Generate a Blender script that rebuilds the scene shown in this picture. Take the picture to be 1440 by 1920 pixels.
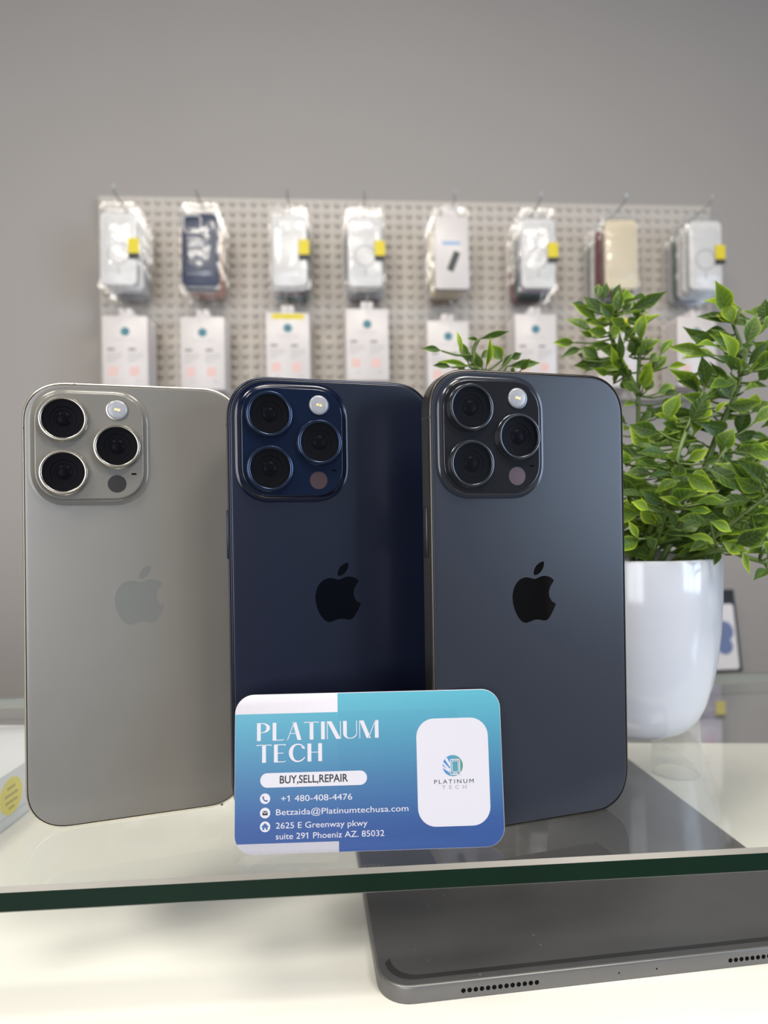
import bpy, bmesh, math, random
from mathutils import Vector, Matrix
random.seed(11)
for o in list(bpy.data.objects): bpy.data.objects.remove(o)
sc = bpy.context.scene
COL = sc.collection
R = math.radians
# ------------------------------------------------------------------ camera
ZG = 0.9525                      # top of the glass shelf above the floor
F_PX, ROLL, CAM_H = 1202.0, R(0.9), 0.111
cd = bpy.data.cameras.new('camera'); cam = bpy.data.objects.new('camera', cd); COL.objects.link(cam)
cam.location = (0, 0, ZG + CAM_H); cam.rotation_euler = (math.pi/2, ROLL, 0)
cd.lens = 6.86; cd.sensor_fit = 'VERTICAL'; cd.sensor_height = 6.86*1920/F_PX; cd.sensor_width = 6.86*1440/F_PX
cd.clip_start = 0.01; cd.clip_end = 50
cd.dof.use_dof = True; cd.dof.focus_distance = 0.222; cd.dof.aperture_fstop = 3.3
sc.camera = cam
# ------------------------------------------------------------------ world, lights, exposure
w = bpy.data.worlds.new('sky'); sc.world = w; w.use_nodes = True
w.node_tree.nodes['Background'].inputs[0].default_value = (0.62, 0.76, 1.0, 1)
w.node_tree.nodes['Background'].inputs[1].default_value = 1.0
YAW = R(3.8)                     # the room and the shelf are turned a little against the camera
ROOM = Matrix.Rotation(YAW, 4, 'Z')
def area(name, loc, rot, sx, sy, power, col):
    l = bpy.data.lights.new(name, 'AREA'); l.shape = 'RECTANGLE'; l.size = sx; l.size_y = sy
    l.energy = power; l.color = col
    o = bpy.data.objects.new(name, l); COL.objects.link(o)
    o.matrix_world = ROOM @ Matrix.Translation(loc) @ rot
    return o
face_in = Matrix.Rotation(R(90), 4, 'X')          # -Z of the lamp looks along +Y
face_left = Matrix.Rotation(R(90), 4, 'Y')        # lamp looks along -X
area('added_window_light', (-1.03, -2.77, 1.30), face_in, 1.75, 1.7, 54, (0.97, 0.98, 1.0))  # daylight panel added outside the invented front window
area('added_window_light', (2.82, -1.55, 1.42), face_left, 1.45, 1.9, 74, (0.60, 0.77, 1.0))  # bluish daylight panel added outside the invented right window
for lx, ly, pw in ((-0.95, -0.75, 30), (0.85, -0.75, 30), (-0.05, -0.05, 20)):  # invented overhead lamps; the middle one is added to brighten the counter
    area('added_ceiling_light', (lx, ly, 2.755), Matrix(), 0.56, 0.56, pw, (1.0, 0.935, 0.84))
sc.view_settings.view_transform = 'Standard'
try: sc.view_settings.look = 'None'
except Exception: pass
sc.view_settings.gamma = 1.0; sc.view_settings.use_curve_mapping = False
sc.view_settings.exposure = 0.12
# ------------------------------------------------------------------ pixel helpers (1440 x 1920 frame)
def ray(px, py):
    u, v = px-720, py-960; c, s = math.cos(ROLL), math.sin(ROLL)
    return Vector(((c*u-s*v)/F_PX, 1.0, -(s*u+c*v)/F_PX))
CAM = Vector((0, 0, ZG+CAM_H))
def at(px, py, depth):           # point on a pixel's ray at a given depth in mm
    return CAM + ray(px, py)*(depth/1000)
TW = math.tan(YAW)
def at_wall(px, py, d):          # point on a plane parallel to the back wall, d mm ahead of the camera
    r = ray(px, py); return CAM + r*(d/1000/(1-r.x*TW))
# ------------------------------------------------------------------ materials
def srgb(r, g, b):
    f = lambda c: ((c/255+0.055)/1.055)**2.4 if c > 10 else c/255/12.92
    return (f(r), f(g), f(b), 1)
def mat(name, col, rough=0.5, metal=0.0, spec=0.5, **kw):
    m = bpy.data.materials.new(name); m.use_nodes = True
    b = m.node_tree.nodes['Principled BSDF']
    b.inputs['Base Color'].default_value = col if len(col) == 4 else (*col, 1)
    b.inputs['Roughness'].default_value = rough; b.inputs['Metallic'].default_value = metal
    b.inputs['Specular IOR Level'].default_value = spec
    for k, v in kw.items(): b.inputs[k.replace('_', ' ')].default_value = v
    return m
def noise_mix(m, c1, c2, scale, detail=3, bump=0.0, bscale=None, coord='Object', dist=0.001):
    nt = m.node_tree; b = nt.nodes['Principled BSDF']
    tc = nt.nodes.new('ShaderNodeTexCoord'); n = nt.nodes.new('ShaderNodeTexNoise')
    n.inputs['Scale'].default_value = scale; n.inputs['Detail'].default_value = detail
    nt.links.new(tc.outputs[coord], n.inputs['Vector'])
    mx = nt.nodes.new('ShaderNodeMix'); mx.data_type = 'RGBA'
    mx.inputs['A'].default_value = c1; mx.inputs['B'].default_value = c2
    nt.links.new(n.outputs['Fac'], mx.inputs['Factor']); nt.links.new(mx.outputs['Result'], b.inputs['Base Color'])
    if bump:
        n2 = nt.nodes.new('ShaderNodeTexNoise'); n2.inputs['Scale'].default_value = bscale or scale; n2.inputs['Detail'].default_value = 4
        nt.links.new(tc.outputs[coord], n2.inputs['Vector'])
        bp = nt.nodes.new('ShaderNodeBump'); bp.inputs['Strength'].default_value = bump; bp.inputs['Distance'].default_value = dist
        nt.links.new(n2.outputs['Fac'], bp.inputs['Height']); nt.links.new(bp.outputs['Normal'], b.inputs['Normal'])
    return m
def clear_sheet(name, tint, f0=0.04, rough=0.0, haze=0.0, hazecol=(1, 1, 1, 1), bump=0.0, bscale=60):
    """thin clear sheet: passes light straight on, mirrors by Schlick's law on both faces"""
    m = bpy.data.materials.new(name); m.use_nodes = True; nt = m.node_tree; nt.nodes.clear()
    N = nt.nodes.new; L = nt.links.new
    out = N('ShaderNodeOutputMaterial'); tr = N('ShaderNodeBsdfTransparent'); gl = N('ShaderNodeBsdfGlossy')
    tr.inputs[0].default_value = tint; gl.inputs['Roughness'].default_value = rough; gl.inputs['Color'].default_value = (1, 1, 1, 1)
    ge = N('ShaderNodeNewGeometry'); dt = N('ShaderNodeVectorMath'); dt.operation = 'DOT_PRODUCT'
    L(ge.outputs['Normal'], dt.inputs[0]); L(ge.outputs['Incoming'], dt.inputs[1])
    def mth(op, a, bval=None, link2=None):
        n = N('ShaderNodeMath'); n.operation = op; L(a, n.inputs[0])
        if bval is not None: n.inputs[1].default_value = bval
        return n.outputs[0]
    ab = mth('ABSOLUTE', dt.outputs['Value'])
    sub = N('ShaderNodeMath'); sub.operation = 'SUBTRACT'; sub.inputs[0].default_value = 1; L(ab, sub.inputs[1]); sub.use_clamp = True
    p5 = mth('POWER', sub.outputs[0], 5.0); sc_ = mth('MULTIPLY', p5, 1-f0); fr = mth('ADD', sc_, f0)
    mx = N('ShaderNodeMixShader'); L(fr, mx.inputs[0]); L(tr.outputs[0], mx.inputs[1]); L(gl.outputs[0], mx.inputs[2])
    last = mx.outputs[0]
    if haze:
        df = N('ShaderNodeBsdfDiffuse'); df.inputs[0].default_value = hazecol
        m2 = N('ShaderNodeMixShader'); m2.inputs[0].default_value = haze; L(last, m2.inputs[1]); L(df.outputs[0], m2.inputs[2]); last = m2.outputs[0]
    if bump:
        tc = N('ShaderNodeTexCoord'); n = N('ShaderNodeTexNoise'); n.inputs['Scale'].default_value = bscale
        L(tc.outputs['Object'], n.inputs['Vector']); bp = N('ShaderNodeBump'); bp.inputs['Strength'].default_value = bump; bp.inputs['Distance'].default_value = 0.004
        L(n.outputs['Fac'], bp.inputs['Height']); L(bp.outputs['Normal'], gl.inputs['Normal'])
    L(last, out.inputs['Surface'])
    return m
# ------------------------------------------------------------------ mesh helpers (millimetre input, metre meshes)
MM = 0.001
def mesh(name, verts, faces, smooth=True, angle=40, uvs=None):
    me = bpy.data.meshes.new(name); me.from_pydata([(v[0]*MM, v[1]*MM, v[2]*MM) for v in verts], [], faces)
    bm = bmesh.new(); bm.from_mesh(me); bmesh.ops.recalc_face_normals(bm, faces=bm.faces)
    for f in bm.faces: f.smooth = smooth
    bm.to_mesh(me); bm.free()
    if smooth: me.set_sharp_from_angle(angle=R(angle))
    if uvs:
        l = me.uv_layers.new(name='UVMap')
        for lp in me.loops: l.data[lp.index].uv = uvs[lp.vertex_index]
    return me
def obj(name, me, material=None, parent=None):
    if material and not me.materials: me.materials.append(material)
    o = bpy.data.objects.new(name, me); COL.objects.link(o)
    if parent: o.parent = parent
    return o
def empty(name, loc, rz=0):
    o = bpy.data.objects.new(name, None); COL.objects.link(o); o.empty_display_size = 0.02
    o.location = loc; o.rotation_euler = (0, 0, rz); return o
def tag(o, label, cat, group=None):
    o['label'] = label; o['category'] = cat
    if group: o['group'] = group
    return o
def structure(o, label=None):
    o['kind'] = 'structure'
    if label: o['label'] = label
    return o
def loft(loops, cap0=True, cap1=True, closed=True):
    V = []; F = []; n = len(loops[0])
    for lp in loops: V += list(lp)
    for i in range(len(loops)-1):
        for j in range(n if closed else n-1):
            k = (j+1) % n; F.append((i*n+j, i*n+k, (i+1)*n+k, (i+1)*n+j))
    if cap0: F.append(tuple(range(n)))
    if cap1: F.append(tuple(range((len(loops)-1)*n, len(loops)*n)))
    return V, F
def join(*vf):
    V = []; F = []
    for v, f in vf:
        b = len(V); V += list(v); F += [tuple(i+b for i in q) for q in f]
    return V, F
def rrect(x0, z0, x1, z1, r, n=8, e=2.0):
    P = []
    for cx, cz, a0 in ((x1-r, z1-r, 0), (x0+r, z1-r, 90), (x0+r, z0+r, 180), (x1-r, z0+r, 270)):
        for i in range(n+1):
            a = R(a0+90*i/n); c, s = math.cos(a), math.sin(a)
            P.append((cx+r*math.copysign(abs(c)**(2/e), c), cz+r*math.copysign(abs(s)**(2/e), s)))
    return P
def rloops(x0, z0, x1, z1, r, prof, n=8, e=2.0, axis='y'):
    """loops for a rounded rectangle in the xz-plane, prof = (inset, y)"""
    out = []
    for ins, y in prof:
        p = rrect(x0+ins, z0+ins, x1-ins, z1-ins, max(r-ins, .05), n, e)
        out.append([(a, y, b) for a, b in p] if axis == 'y' else [(a, b, y) for a, b in p])
    return out
def box(x0, y0, z0, x1, y1, z1, bev=0):
    if not bev:
        V = [(x, y, z) for z in (z0, z1) for x, y in ((x0, y0), (x1, y0), (x1, y1), (x0, y1))]
        return V, [(3, 2, 1, 0), (4, 5, 6, 7), (0, 1, 5, 4), (1, 2, 6, 5), (2, 3, 7, 6), (3, 0, 4, 7)]
    L = []
    for ins, z in ((bev, z0), (bev*.3, z0+bev*.3), (0, z0+bev), (0, z1-bev), (bev*.3, z1-bev*.3), (bev, z1)):
        L.append([(a, b, z) for a, b in rrect(x0+ins, y0+ins, x1-ins, y1-ins, max(bev-ins*.5, bev*.4), 2)])
    return loft(L)
def lathe(prof, n=32, cx=0, cz=0, axis='y', cap0=True, cap1=True):
    """rings: prof = (radius, height along axis)"""
    L = []
    for r, h in prof:
        ring = []
        for i in range(n):
            a = 2*math.pi*i/n
            p, q = cx+r*math.cos(a), cz+r*math.sin(a)
            ring.append((p, h, q) if axis == 'y' else (p, q, h))
        L.append(ring)
    return loft(L, cap0, cap1)
def tube(pts, rad, n=7, cap=True):
    pts = [Vector(p) for p in pts]; L = []
    up = Vector((0.13, 0.31, 0.94))
    for i, p in enumerate(pts):
        d = (pts[min(i+1, len(pts)-1)]-pts[max(i-1, 0)]).normalized()
        a = d.cross(up)
        if a.length < 1e-4: a = d.cross(Vector((1, 0, 0)))
        a.normalize(); b = d.cross(a); r = rad[i] if isinstance(rad, (list, tuple)) else rad
        L.append([tuple(p+a*r*math.cos(2*math.pi*k/n)+b*r*math.sin(2*math.pi*k/n)) for k in range(n)])
    return loft(L, cap, cap)
def flat(pts, y):                 # a flat printed shape in the xz-plane
    return [(a, y, b) for a, b in pts], [tuple(range(len(pts)))]
def disc_pts(cx, cz, r, n=28): return [(cx+r*math.cos(2*math.pi*i/n), cz+r*math.sin(2*math.pi*i/n)) for i in range(n)]
def text_mesh(s, x, z, width, capz=None, y=0.0, bold=0.0, spacing=1.0):
    """built-in font, baseline at z, starting at x, fitted to width (mm) and cap height (mm)"""
    c = bpy.data.curves.new('t', 'FONT'); c.body = s; c.size = 1; c.offset = bold; c.space_character = spacing; c.resolution_u = 3
    o = bpy.data.objects.new('t', c); COL.objects.link(o)
    dg = bpy.context.evaluated_depsgraph_get(); dg.update()
    me = bpy.data.meshes.new_from_object(o.evaluated_get(dg))
    bpy.data.objects.remove(o); bpy.data.curves.remove(c)
    xs = [v.co.x for v in me.vertices]; k = width/(max(xs)-min(xs)); x0 = min(xs)
    kz = capz/0.70 if capz else k
    for v in me.vertices:
        v.co = Vector(((x+(v.co.x-x0)*k)*MM, y*MM, (z+v.co.y*kz)*MM))
    return me
def digit_one_flags(s, x, z, width, capz, y):
    """the built-in font draws 1 as a bare bar: give each its flag"""
    def ext(t):
        c = bpy.data.curves.new('t', 'FONT'); c.body = t; c.size = 1; o = bpy.data.objects.new('t', c); COL.objects.link(o)
        dg = bpy.context.evaluated_depsgraph_get(); dg.update(); m_ = bpy.data.meshes.new_from_object(o.evaluated_get(dg))
        xs = [v.co.x for v in m_.vertices]; bpy.data.objects.remove(o); bpy.data.curves.remove(c); bpy.data.meshes.remove(m_); return min(xs), max(xs)
    a, b = ext(s); k = width/(b-a); out = []
    for i, ch in enumerate(s):
        if ch == '1':
            xr = x+(ext(s[:i+1])[1]-a)*k; w_ = capz*.14; t = z+capz
            out.append(flat([(xr-w_*.5, t), (xr-w_*.5, t-capz*.16), (xr-capz*.42, t-capz*.34), (xr-capz*.42, t-capz*.2)], y))
    return mesh('digit_flags', *join(*out), smooth=False)
# ------------------------------------------------------------------ the room
m_wall = noise_mix(mat('grey_paint', srgb(162, 157, 153), 0.75), srgb(160, 155, 151), srgb(165, 160, 156), 3, bump=0.08, bscale=220)
m_ceil = noise_mix(mat('grey_ceiling', srgb(112, 110, 108), 0.9), srgb(108, 106, 104), srgb(116, 114, 112), 5)
m_char = noise_mix(mat('charcoal_paint', srgb(52, 50, 50), 0.8), srgb(48, 46, 46), srgb(57, 55, 54), 4)  # dark colour invented so the phone lenses and logos reflect dark
m_floor = noise_mix(mat('grey_floor', srgb(120, 114, 108), 0.45), srgb(105, 100, 95), srgb(130, 124, 116), 6)
m_frame = noise_mix(mat('window_frame_metal', srgb(60, 60, 62), 0.4), srgb(56, 56, 58), srgb(64, 64, 66), 9)
D_BOARD, D_WALL = 1608, 1632
WALL_Y = D_WALL*math.cos(YAW)     # wall distance in room axes
X0, X1, Y0 = -2750, 2750, -2700
def roomobj(name, vf, m, parent=None):
    o = obj(name, mesh(name, *vf, smooth=False), m, parent)
    if parent is None: o.matrix_world = ROOM.copy(); structure(o)
    return o
roomobj('floor', box(X0-60, Y0-60, -60, X1+60, WALL_Y+60, 0), m_floor)
roomobj('ceiling', box(X0-60, Y0-60, 2780, X1+60, WALL_Y+60, 2840), m_ceil)
roomobj('wall_back', box(X0-60, WALL_Y, 0, X1+60, WALL_Y+60, 2780), m_wall)
roomobj('wall_left', box(X0-60, Y0, 0, X0, WALL_Y, 2780), m_wall)
def wall_with_holes(a0, a1, holes, z0, z1):
    """boxes (a0,a1,z0,z1) that leave the openings free"""
    out = [(a0, a1, 0, z0), (a0, a1, z1, 2780)]; p = a0
    for h0, h1 in holes: out.append((p, h0, z0, z1)); p = h1
    out.append((p, a1, z0, z1)); return out
roomobj('wall_front', join(*[box(a, Y0-60, c, b, Y0, d) for a, b, c, d in wall_with_holes(X0-60, X1+60, [(-1900, -150)], 450, 2150)]), m_char)
roomobj('wall_right', join(*[box(X1, a, c, X1+60, b, d) for a, b, c, d in wall_with_holes(Y0, WALL_Y, [(-2500, -600)], 700, 2150)]), m_wall)
def added_window(name, a0, a1, z0, z1, side):
    P = []
    def bar(p0, p1, q0, q1):
        P.append(box(p0, Y0-50, q0, p1, Y0-5, q1) if side == 'front' else box(X1+5, p0, q0, X1+50, p1, q1))
    bar(a0, a0+45, z0, z1); bar(a1-45, a1, z0, z1); bar(a0+45, a1-45, z0, z0+45); bar(a0+45, a1-45, z1-45, z1)
    for i in (1, 2): c = a0+(a1-a0)*i/3; bar(c-16, c+16, z0+45, z1-45)
    for i in (1, 2): c = z0+(z1-z0)*i/3; bar(a0+45, a1-45, c-12, c+12)
    roomobj(name, join(*P), m_frame)
added_window('added_window_1', -1900, -150, 450, 2150, 'front'); added_window('added_window_2', -2500, -600, 700, 2150, 'right')  # unseen windows, invented for the light and the reflections on the phones
m_panel = mat('lamp_housing', srgb(235, 235, 232), 0.6)
for lx, ly, wd in ((-950, -.75, 'in front of the left end of the counter'), (850, -.75, 'in front of the right end of the counter'), (-50, -.05, 'straight above the glass shelf')):  # unseen fixtures added around the invented ceiling lights
    t = empty('added_ceiling_lamp', ROOM @ Vector((lx*MM, ly, 2.78)), YAW)
    tag(t, 'added square ceiling lamp panel '+wd, 'ceiling lamp', 'added ceiling lamp panels')
    obj('lamp_frame', mesh('lamp_frame', *join(box(-320, -320, -20, 320, -290, 0), box(-320, 290, -20, 320, 320, 0), box(-320, -290, -20, -290, 290, 0), box(290, -290, -20, 320, 290, 0)), smooth=False), m_panel, t)
# ------------------------------------------------------------------ counter
m_counter = noise_mix(mat('white_laminate', srgb(220, 219, 212), 0.28, spec=0.4), srgb(218, 217, 210), srgb(223, 222, 215), 14, bump=0.02, bscale=400)
m_cab = noise_mix(mat('lilac_white_panel', srgb(214, 210, 222), 0.5), srgb(212, 208, 220), srgb(217, 213, 225), 8)
ZC = -52.5                        # counter surface below the glass top
counter = empty('display_counter', (0, 0.2, 0)); tag(counter, 'long white laminate counter under the glass shelf', 'counter')
def cfront(x): return 195.5+0.0656*x
def cback(x): return 456-0.0497*x
def slab(x0, x1, z0, z1, fo=0, bo=0):
    q = [(x0, cfront(x0)+fo-200), (x1, cfront(x1)+fo-200), (x1, cback(x1)-bo-200), (x0, cback(x0)-bo-200)]
    return [(a, b, z) for z in (z0, z1) for a, b in q], [(3, 2, 1, 0), (4, 5, 6, 7), (0, 1, 5, 4), (1, 2, 6, 5), (2, 3, 7, 6), (3, 0, 4, 7)]
zt = ZG*1000+ZC
o = obj('worktop', mesh('worktop', *slab(-1300, 1300, zt-30, zt), smooth=False), m_counter, counter)
bv = o.modifiers.new('bevel', 'BEVEL'); bv.width = 0.0012; bv.segments = 2
obj('cabinet', mesh('cabinet', *slab(-1290, 1290, 0, zt-30, 1, 8), smooth=False), m_cab, counter)
# ------------------------------------------------------------------ glass shelf
m_glass = clear_sheet('shelf_glass', (0.992, 1.0, 0.992, 1), 0.04)
m_edge = noise_mix(mat('green_glass_edge', srgb(12, 36, 25), 0.12, spec=0.3), srgb(9, 30, 20), srgb(18, 42, 31), 30)
m_chamfer = noise_mix(mat('ground_glass_chamfer', srgb(106, 104, 98), 0.35), srgb(98, 96, 90), srgb(114, 111, 105), 60)
m_post = clear_sheet('frosted_acrylic', (.97, .97, .95, 1), .04, .1, .22, (.8, .79, .74, 1))
GD = 199.5*math.cos(R(3.75)); GB = 414*math.cos(R(3.75)); GT = 7.5
shelf = empty('glass_shelf', (0, 0, ZG+ZC*MM), R(3.75)); tag(shelf, 'clear glass shelf with dark green edge carrying the phones and plant', 'shelf')
top = -ZC
c1, c2 = 1.25, 0.6
def grect(ins, z): return [(-520+ins, GD+ins, z), (560-ins, GD+ins, z), (560-ins, GB-ins, z), (-520+ins, GB-ins, z)]
V = grect(c1, top)+grect(c2, top-GT)
obj('glass_sheet', mesh('glass_sheet', V, [(0, 1, 2, 3), (7, 6, 5, 4)], smooth=False), m_glass, shelf)
V, Fc = loft([grect(0, top-c1), grect(0, top-GT+c2)], False, False)
m_edge2 = noise_mix(mat('lit_glass_edge', srgb(124, 130, 126), .25), srgb(120, 126, 122), srgb(128, 134, 130), 30)  # light coming through the glass is put into this paler edge colour
obj('polished_edge', mesh('polished_edge', V, [f for i, f in enumerate(Fc) if i != 2], smooth=False), m_edge, shelf)
obj('rear_edge', mesh('rear_edge', V, [Fc[2]], smooth=False), m_edge2, shelf)
V, Fc = join(loft([grect(c1, top), grect(0, top-c1)], False, False), loft([grect(0, top-GT+c2), grect(c2, top-GT)], False, False))
obj('chamfer', mesh('chamfer', V, Fc, smooth=False), m_chamfer, shelf)
rinv = Matrix.Rotation(-R(3.75), 3, 'Z')
pm = mesh('support_post', *lathe([(12, 0), (13.6, .8), (14, 2), (14, top-GT-2), (13.6, top-GT-.8), (12, top-GT)], 32, axis='z', cap0=False, cap1=False))
for px_, py_ in ((178, 396), (-330, 372), (330, 240), (-330, 205)):
    p = rinv @ Vector((px_, py_, 0)); o = obj('support_post', pm, m_post, shelf); o.location = (p.x*MM, p.y*MM, 0)
# ------------------------------------------------------------------ phones
APPLE = [(770,1398),(735,1388),(705,1387),(670,1402),(640,1440),(625,1500),(632,1560),(652,1615),(680,1655),(710,1670),(735,1665),(770,1655),(800,1655),(835,1663),(862,1655),(890,1615),(916,1562),(916,1562),(890,1545),(873,1515),(870,1485),(878,1455),(905,1413),(905,1413),(880,1392),(845,1382),(815,1385),(790,1395)]
LEAF = [(771,1376),(769,1352),(783,1320),(810,1298),(838,1290),(838,1290),(837,1318),(822,1348),(798,1370),(771,1376)]
def catmull(P, n=4):
    out = []; m = len(P)
    for i in range(m):
        p0, p1, p2, p3 = P[i-1], P[i], P[(i+1) % m], P[(i+2) % m]
        if p1 == p2: continue
        if p0 == p1: p0 = (2*p1[0]-p2[0], 2*p1[1]-p2[1])
        if p3 == p2: p3 = (2*p2[0]-p1[0], 2*p2[1]-p1[1])
        for k in range(n):
            t = k/n
            out.append(tuple(.5*(2*p1[j]+(p2[j]-p0[j])*t+(2*p0[j]-5*p1[j]+4*p2[j]-p3[j])*t*t+(3*p1[j]-p0[j]-3*p2[j]+p3[j])*t**3) for j in (0, 1)))
    return out
PW, PH = 76.7, 159.9
HX = PW/2
def lx(x): return x-HX            # from the left edge
def lz(d): return PH-d            # from the top edge
def logo_vf(y):
    vs = []
    for S in (APPLE, LEAF):
        P = [(lx(30.2+(a-625)/291*17.1), lz(72.4+(b-1380)/290*16.4)) for a, b in catmull(S)]
        vs.append(flat(P, y))
    return join(*vs)
PROF = [(.78, 0.02), (.42, .12), (.14, .42), (.02, .95), (0, 1.4), (0, 6.85), (.02, 7.3), (.14, 7.83), (.42, 8.13), (.78, 8.23)]
CR, CE = 15.0, 2.25
ME = {}
ME['frame'] = mesh('frame', *loft(rloops(-HX, 0, HX, PH, CR, PROF, 12, CE), False, False), angle=60)
ME['gasket'] = mesh('gasket', *loft(rloops(-HX, 0, HX, PH, CR, [(.5, .5), (.7, .5), (1.4, .45)], 12, CE), False, False))
ME['back'] = mesh('back_glass', *loft(rloops(-HX, 0, HX, PH, CR, [(1.02, .45), (1.02, .12), (1.1, .03), (1.3, 0), (1.9, -.015), (2.6, -.015), (3.2, -.015)], 12, CE), False, True), angle=60)
ME['screen'] = mesh('screen', *loft(rloops(-HX, 0, HX, PH, CR, [(1.02, 7.9), (1.02, 8.15), (1.3, 8.25), (2.2, 8.27)], 12, CE), True, True), angle=60)
PLX0, PLX1, PLZ0, PLZ1 = lx(2.2), lx(43.2), lz(44.9), lz(1.9)
ME['plateau'] = mesh('camera_plateau', *loft(rloops(PLX0, PLZ0, PLX1, PLZ1, 12.8, [(0, -.01), (.7, -.1), (1.35, -.36), (1.9, -.85), (2.2, -1.35)], 12, 2.2), False, False), angle=75)
ME['plateau_top'] = mesh('plateau_glass', *loft(rloops(PLX0, PLZ0, PLX1, PLZ1, 12.8, [(2.2, -1.35), (2.28, -1.75), (2.42, -1.95), (2.7, -2.0), (2.9, -2.0), (3.3, -2.0)], 12, 2.2), False, True), angle=50)
LENS = [(14.2, 13.9), (14.2, 33.0), (32.0, 23.5)]
ME['ring'] = mesh('lens_ring', *lathe([(8.15, -1.98), (8.15, -2.35), (8.0, -2.5), (8.0, -3.75), (7.9, -4.02), (7.65, -4.12), (7.2, -4.12), (7.0, -4.0), (6.9, -3.7), (6.9, -2.1)], 48, cap0=False, cap1=False), angle=35)
ME['lensglass'] = mesh('lens_cover', *lathe([(6.92, -3.9), (3.5, -3.9), (0.02, -3.9)], 48, cap0=False, cap1=True))
ME['barrel'] = mesh('lens_barrel', *lathe([(6.9, -3.2), (4.6, -3.0), (4.4, -2.7), (3.2, -2.6), (3.1, -2.4), (.02, -2.3)], 40, cap0=False, cap1=True), angle=30)
ME['element'] = mesh('lens_element', *lathe([(2.6, -2.5), (2.2, -2.8), (1.4, -3.02), (.6, -3.1), (.02, -3.12)], 24, cap0=False, cap1=True))
ME['flash'] = mesh('flash', *lathe([(3.5, -1.98), (3.5, -2.3), (3.3, -2.5), (2.7, -2.62), (1.6, -2.7), (.02, -2.72)], 32, cap0=False, cap1=True), angle=70)
ME['flash_led'] = mesh('flash_led', *join(*[flat([(a, b) for a, b in rrect(cx-.55, cz-.45, cx+.55, cz+.45, .15, 2)], -2.76) for cx, cz in ((-.45, .1), (.5, -.15))]))
ME['flash_rim'] = mesh('flash_rim', *lathe([(3.85, -1.98), (3.85, -2.2), (3.5, -2.25), (3.5, -1.98)], 32, cap0=False, cap1=False))
ME['lidar'] = mesh('lidar_sensor', *lathe([(3.2, -1.98), (3.2, -2.03), (.02, -2.04)], 32, cap0=False, cap1=True))
ME['mic'] = mesh('microphone', *flat(rrect(-.9, -.32, .9, .32, .3, 4), -2.03))
ME['logo'] = mesh('logo', *logo_vf(-.05), smooth=False)
ME['button'] = mesh('side_button', *box(-HX-.55, 2.7, lz(64.7), -HX+.3, 5.7, lz(47.3), .4))
def band(pos, along):
    """thin antenna strip wrapped round the frame profile"""
    out = []
    for t in (-.45, .45):
        row = []
        for ins, y in PROF:
            e = ins-.035
            yy = y-.03 if y < 4 else y+.03
            row.append({'top': (pos+t, yy, PH-e), 'bottom': (pos+t, yy, e), 'left': (-HX+e, yy, pos+t), 'right': (HX-e, yy, pos+t)}[along])
        out.append(row)
    return loft(out, False, False, closed=False)
ME['bands'] = [mesh('antenna_band', *band(p, a)) for p, a in ((lx(17.5), 'top'), (lx(67), 'bottom'), (lz(17), 'left'), (15, 'left'), (lz(17), 'right'), (15, 'right'))]
m_black = mat('black_rubber', (0.003, 0.003, 0.003, 1), 0.8, spec=0.05)
m_screen = mat('screen_glass', (0.006, 0.006, 0.007, 1), 0.05)
m_barrel = mat('lens_black', (0.005, 0.005, 0.007, 1), 0.5, spec=0.15)
m_elem = mat('coated_lens', (0.008, 0.008, 0.012, 1), 0.25, spec=0.06)
m_cover = clear_sheet('lens_cover_glass', (0.62, 0.62, 0.66, 1), 0.045)
m_flash = noise_mix(mat('frosted_flash', srgb(150, 151, 156), 0.2), srgb(138, 140, 146), srgb(160, 160, 164), 900)
m_led = mat('yellow_phosphor', srgb(240, 214, 160), 0.3)
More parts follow.
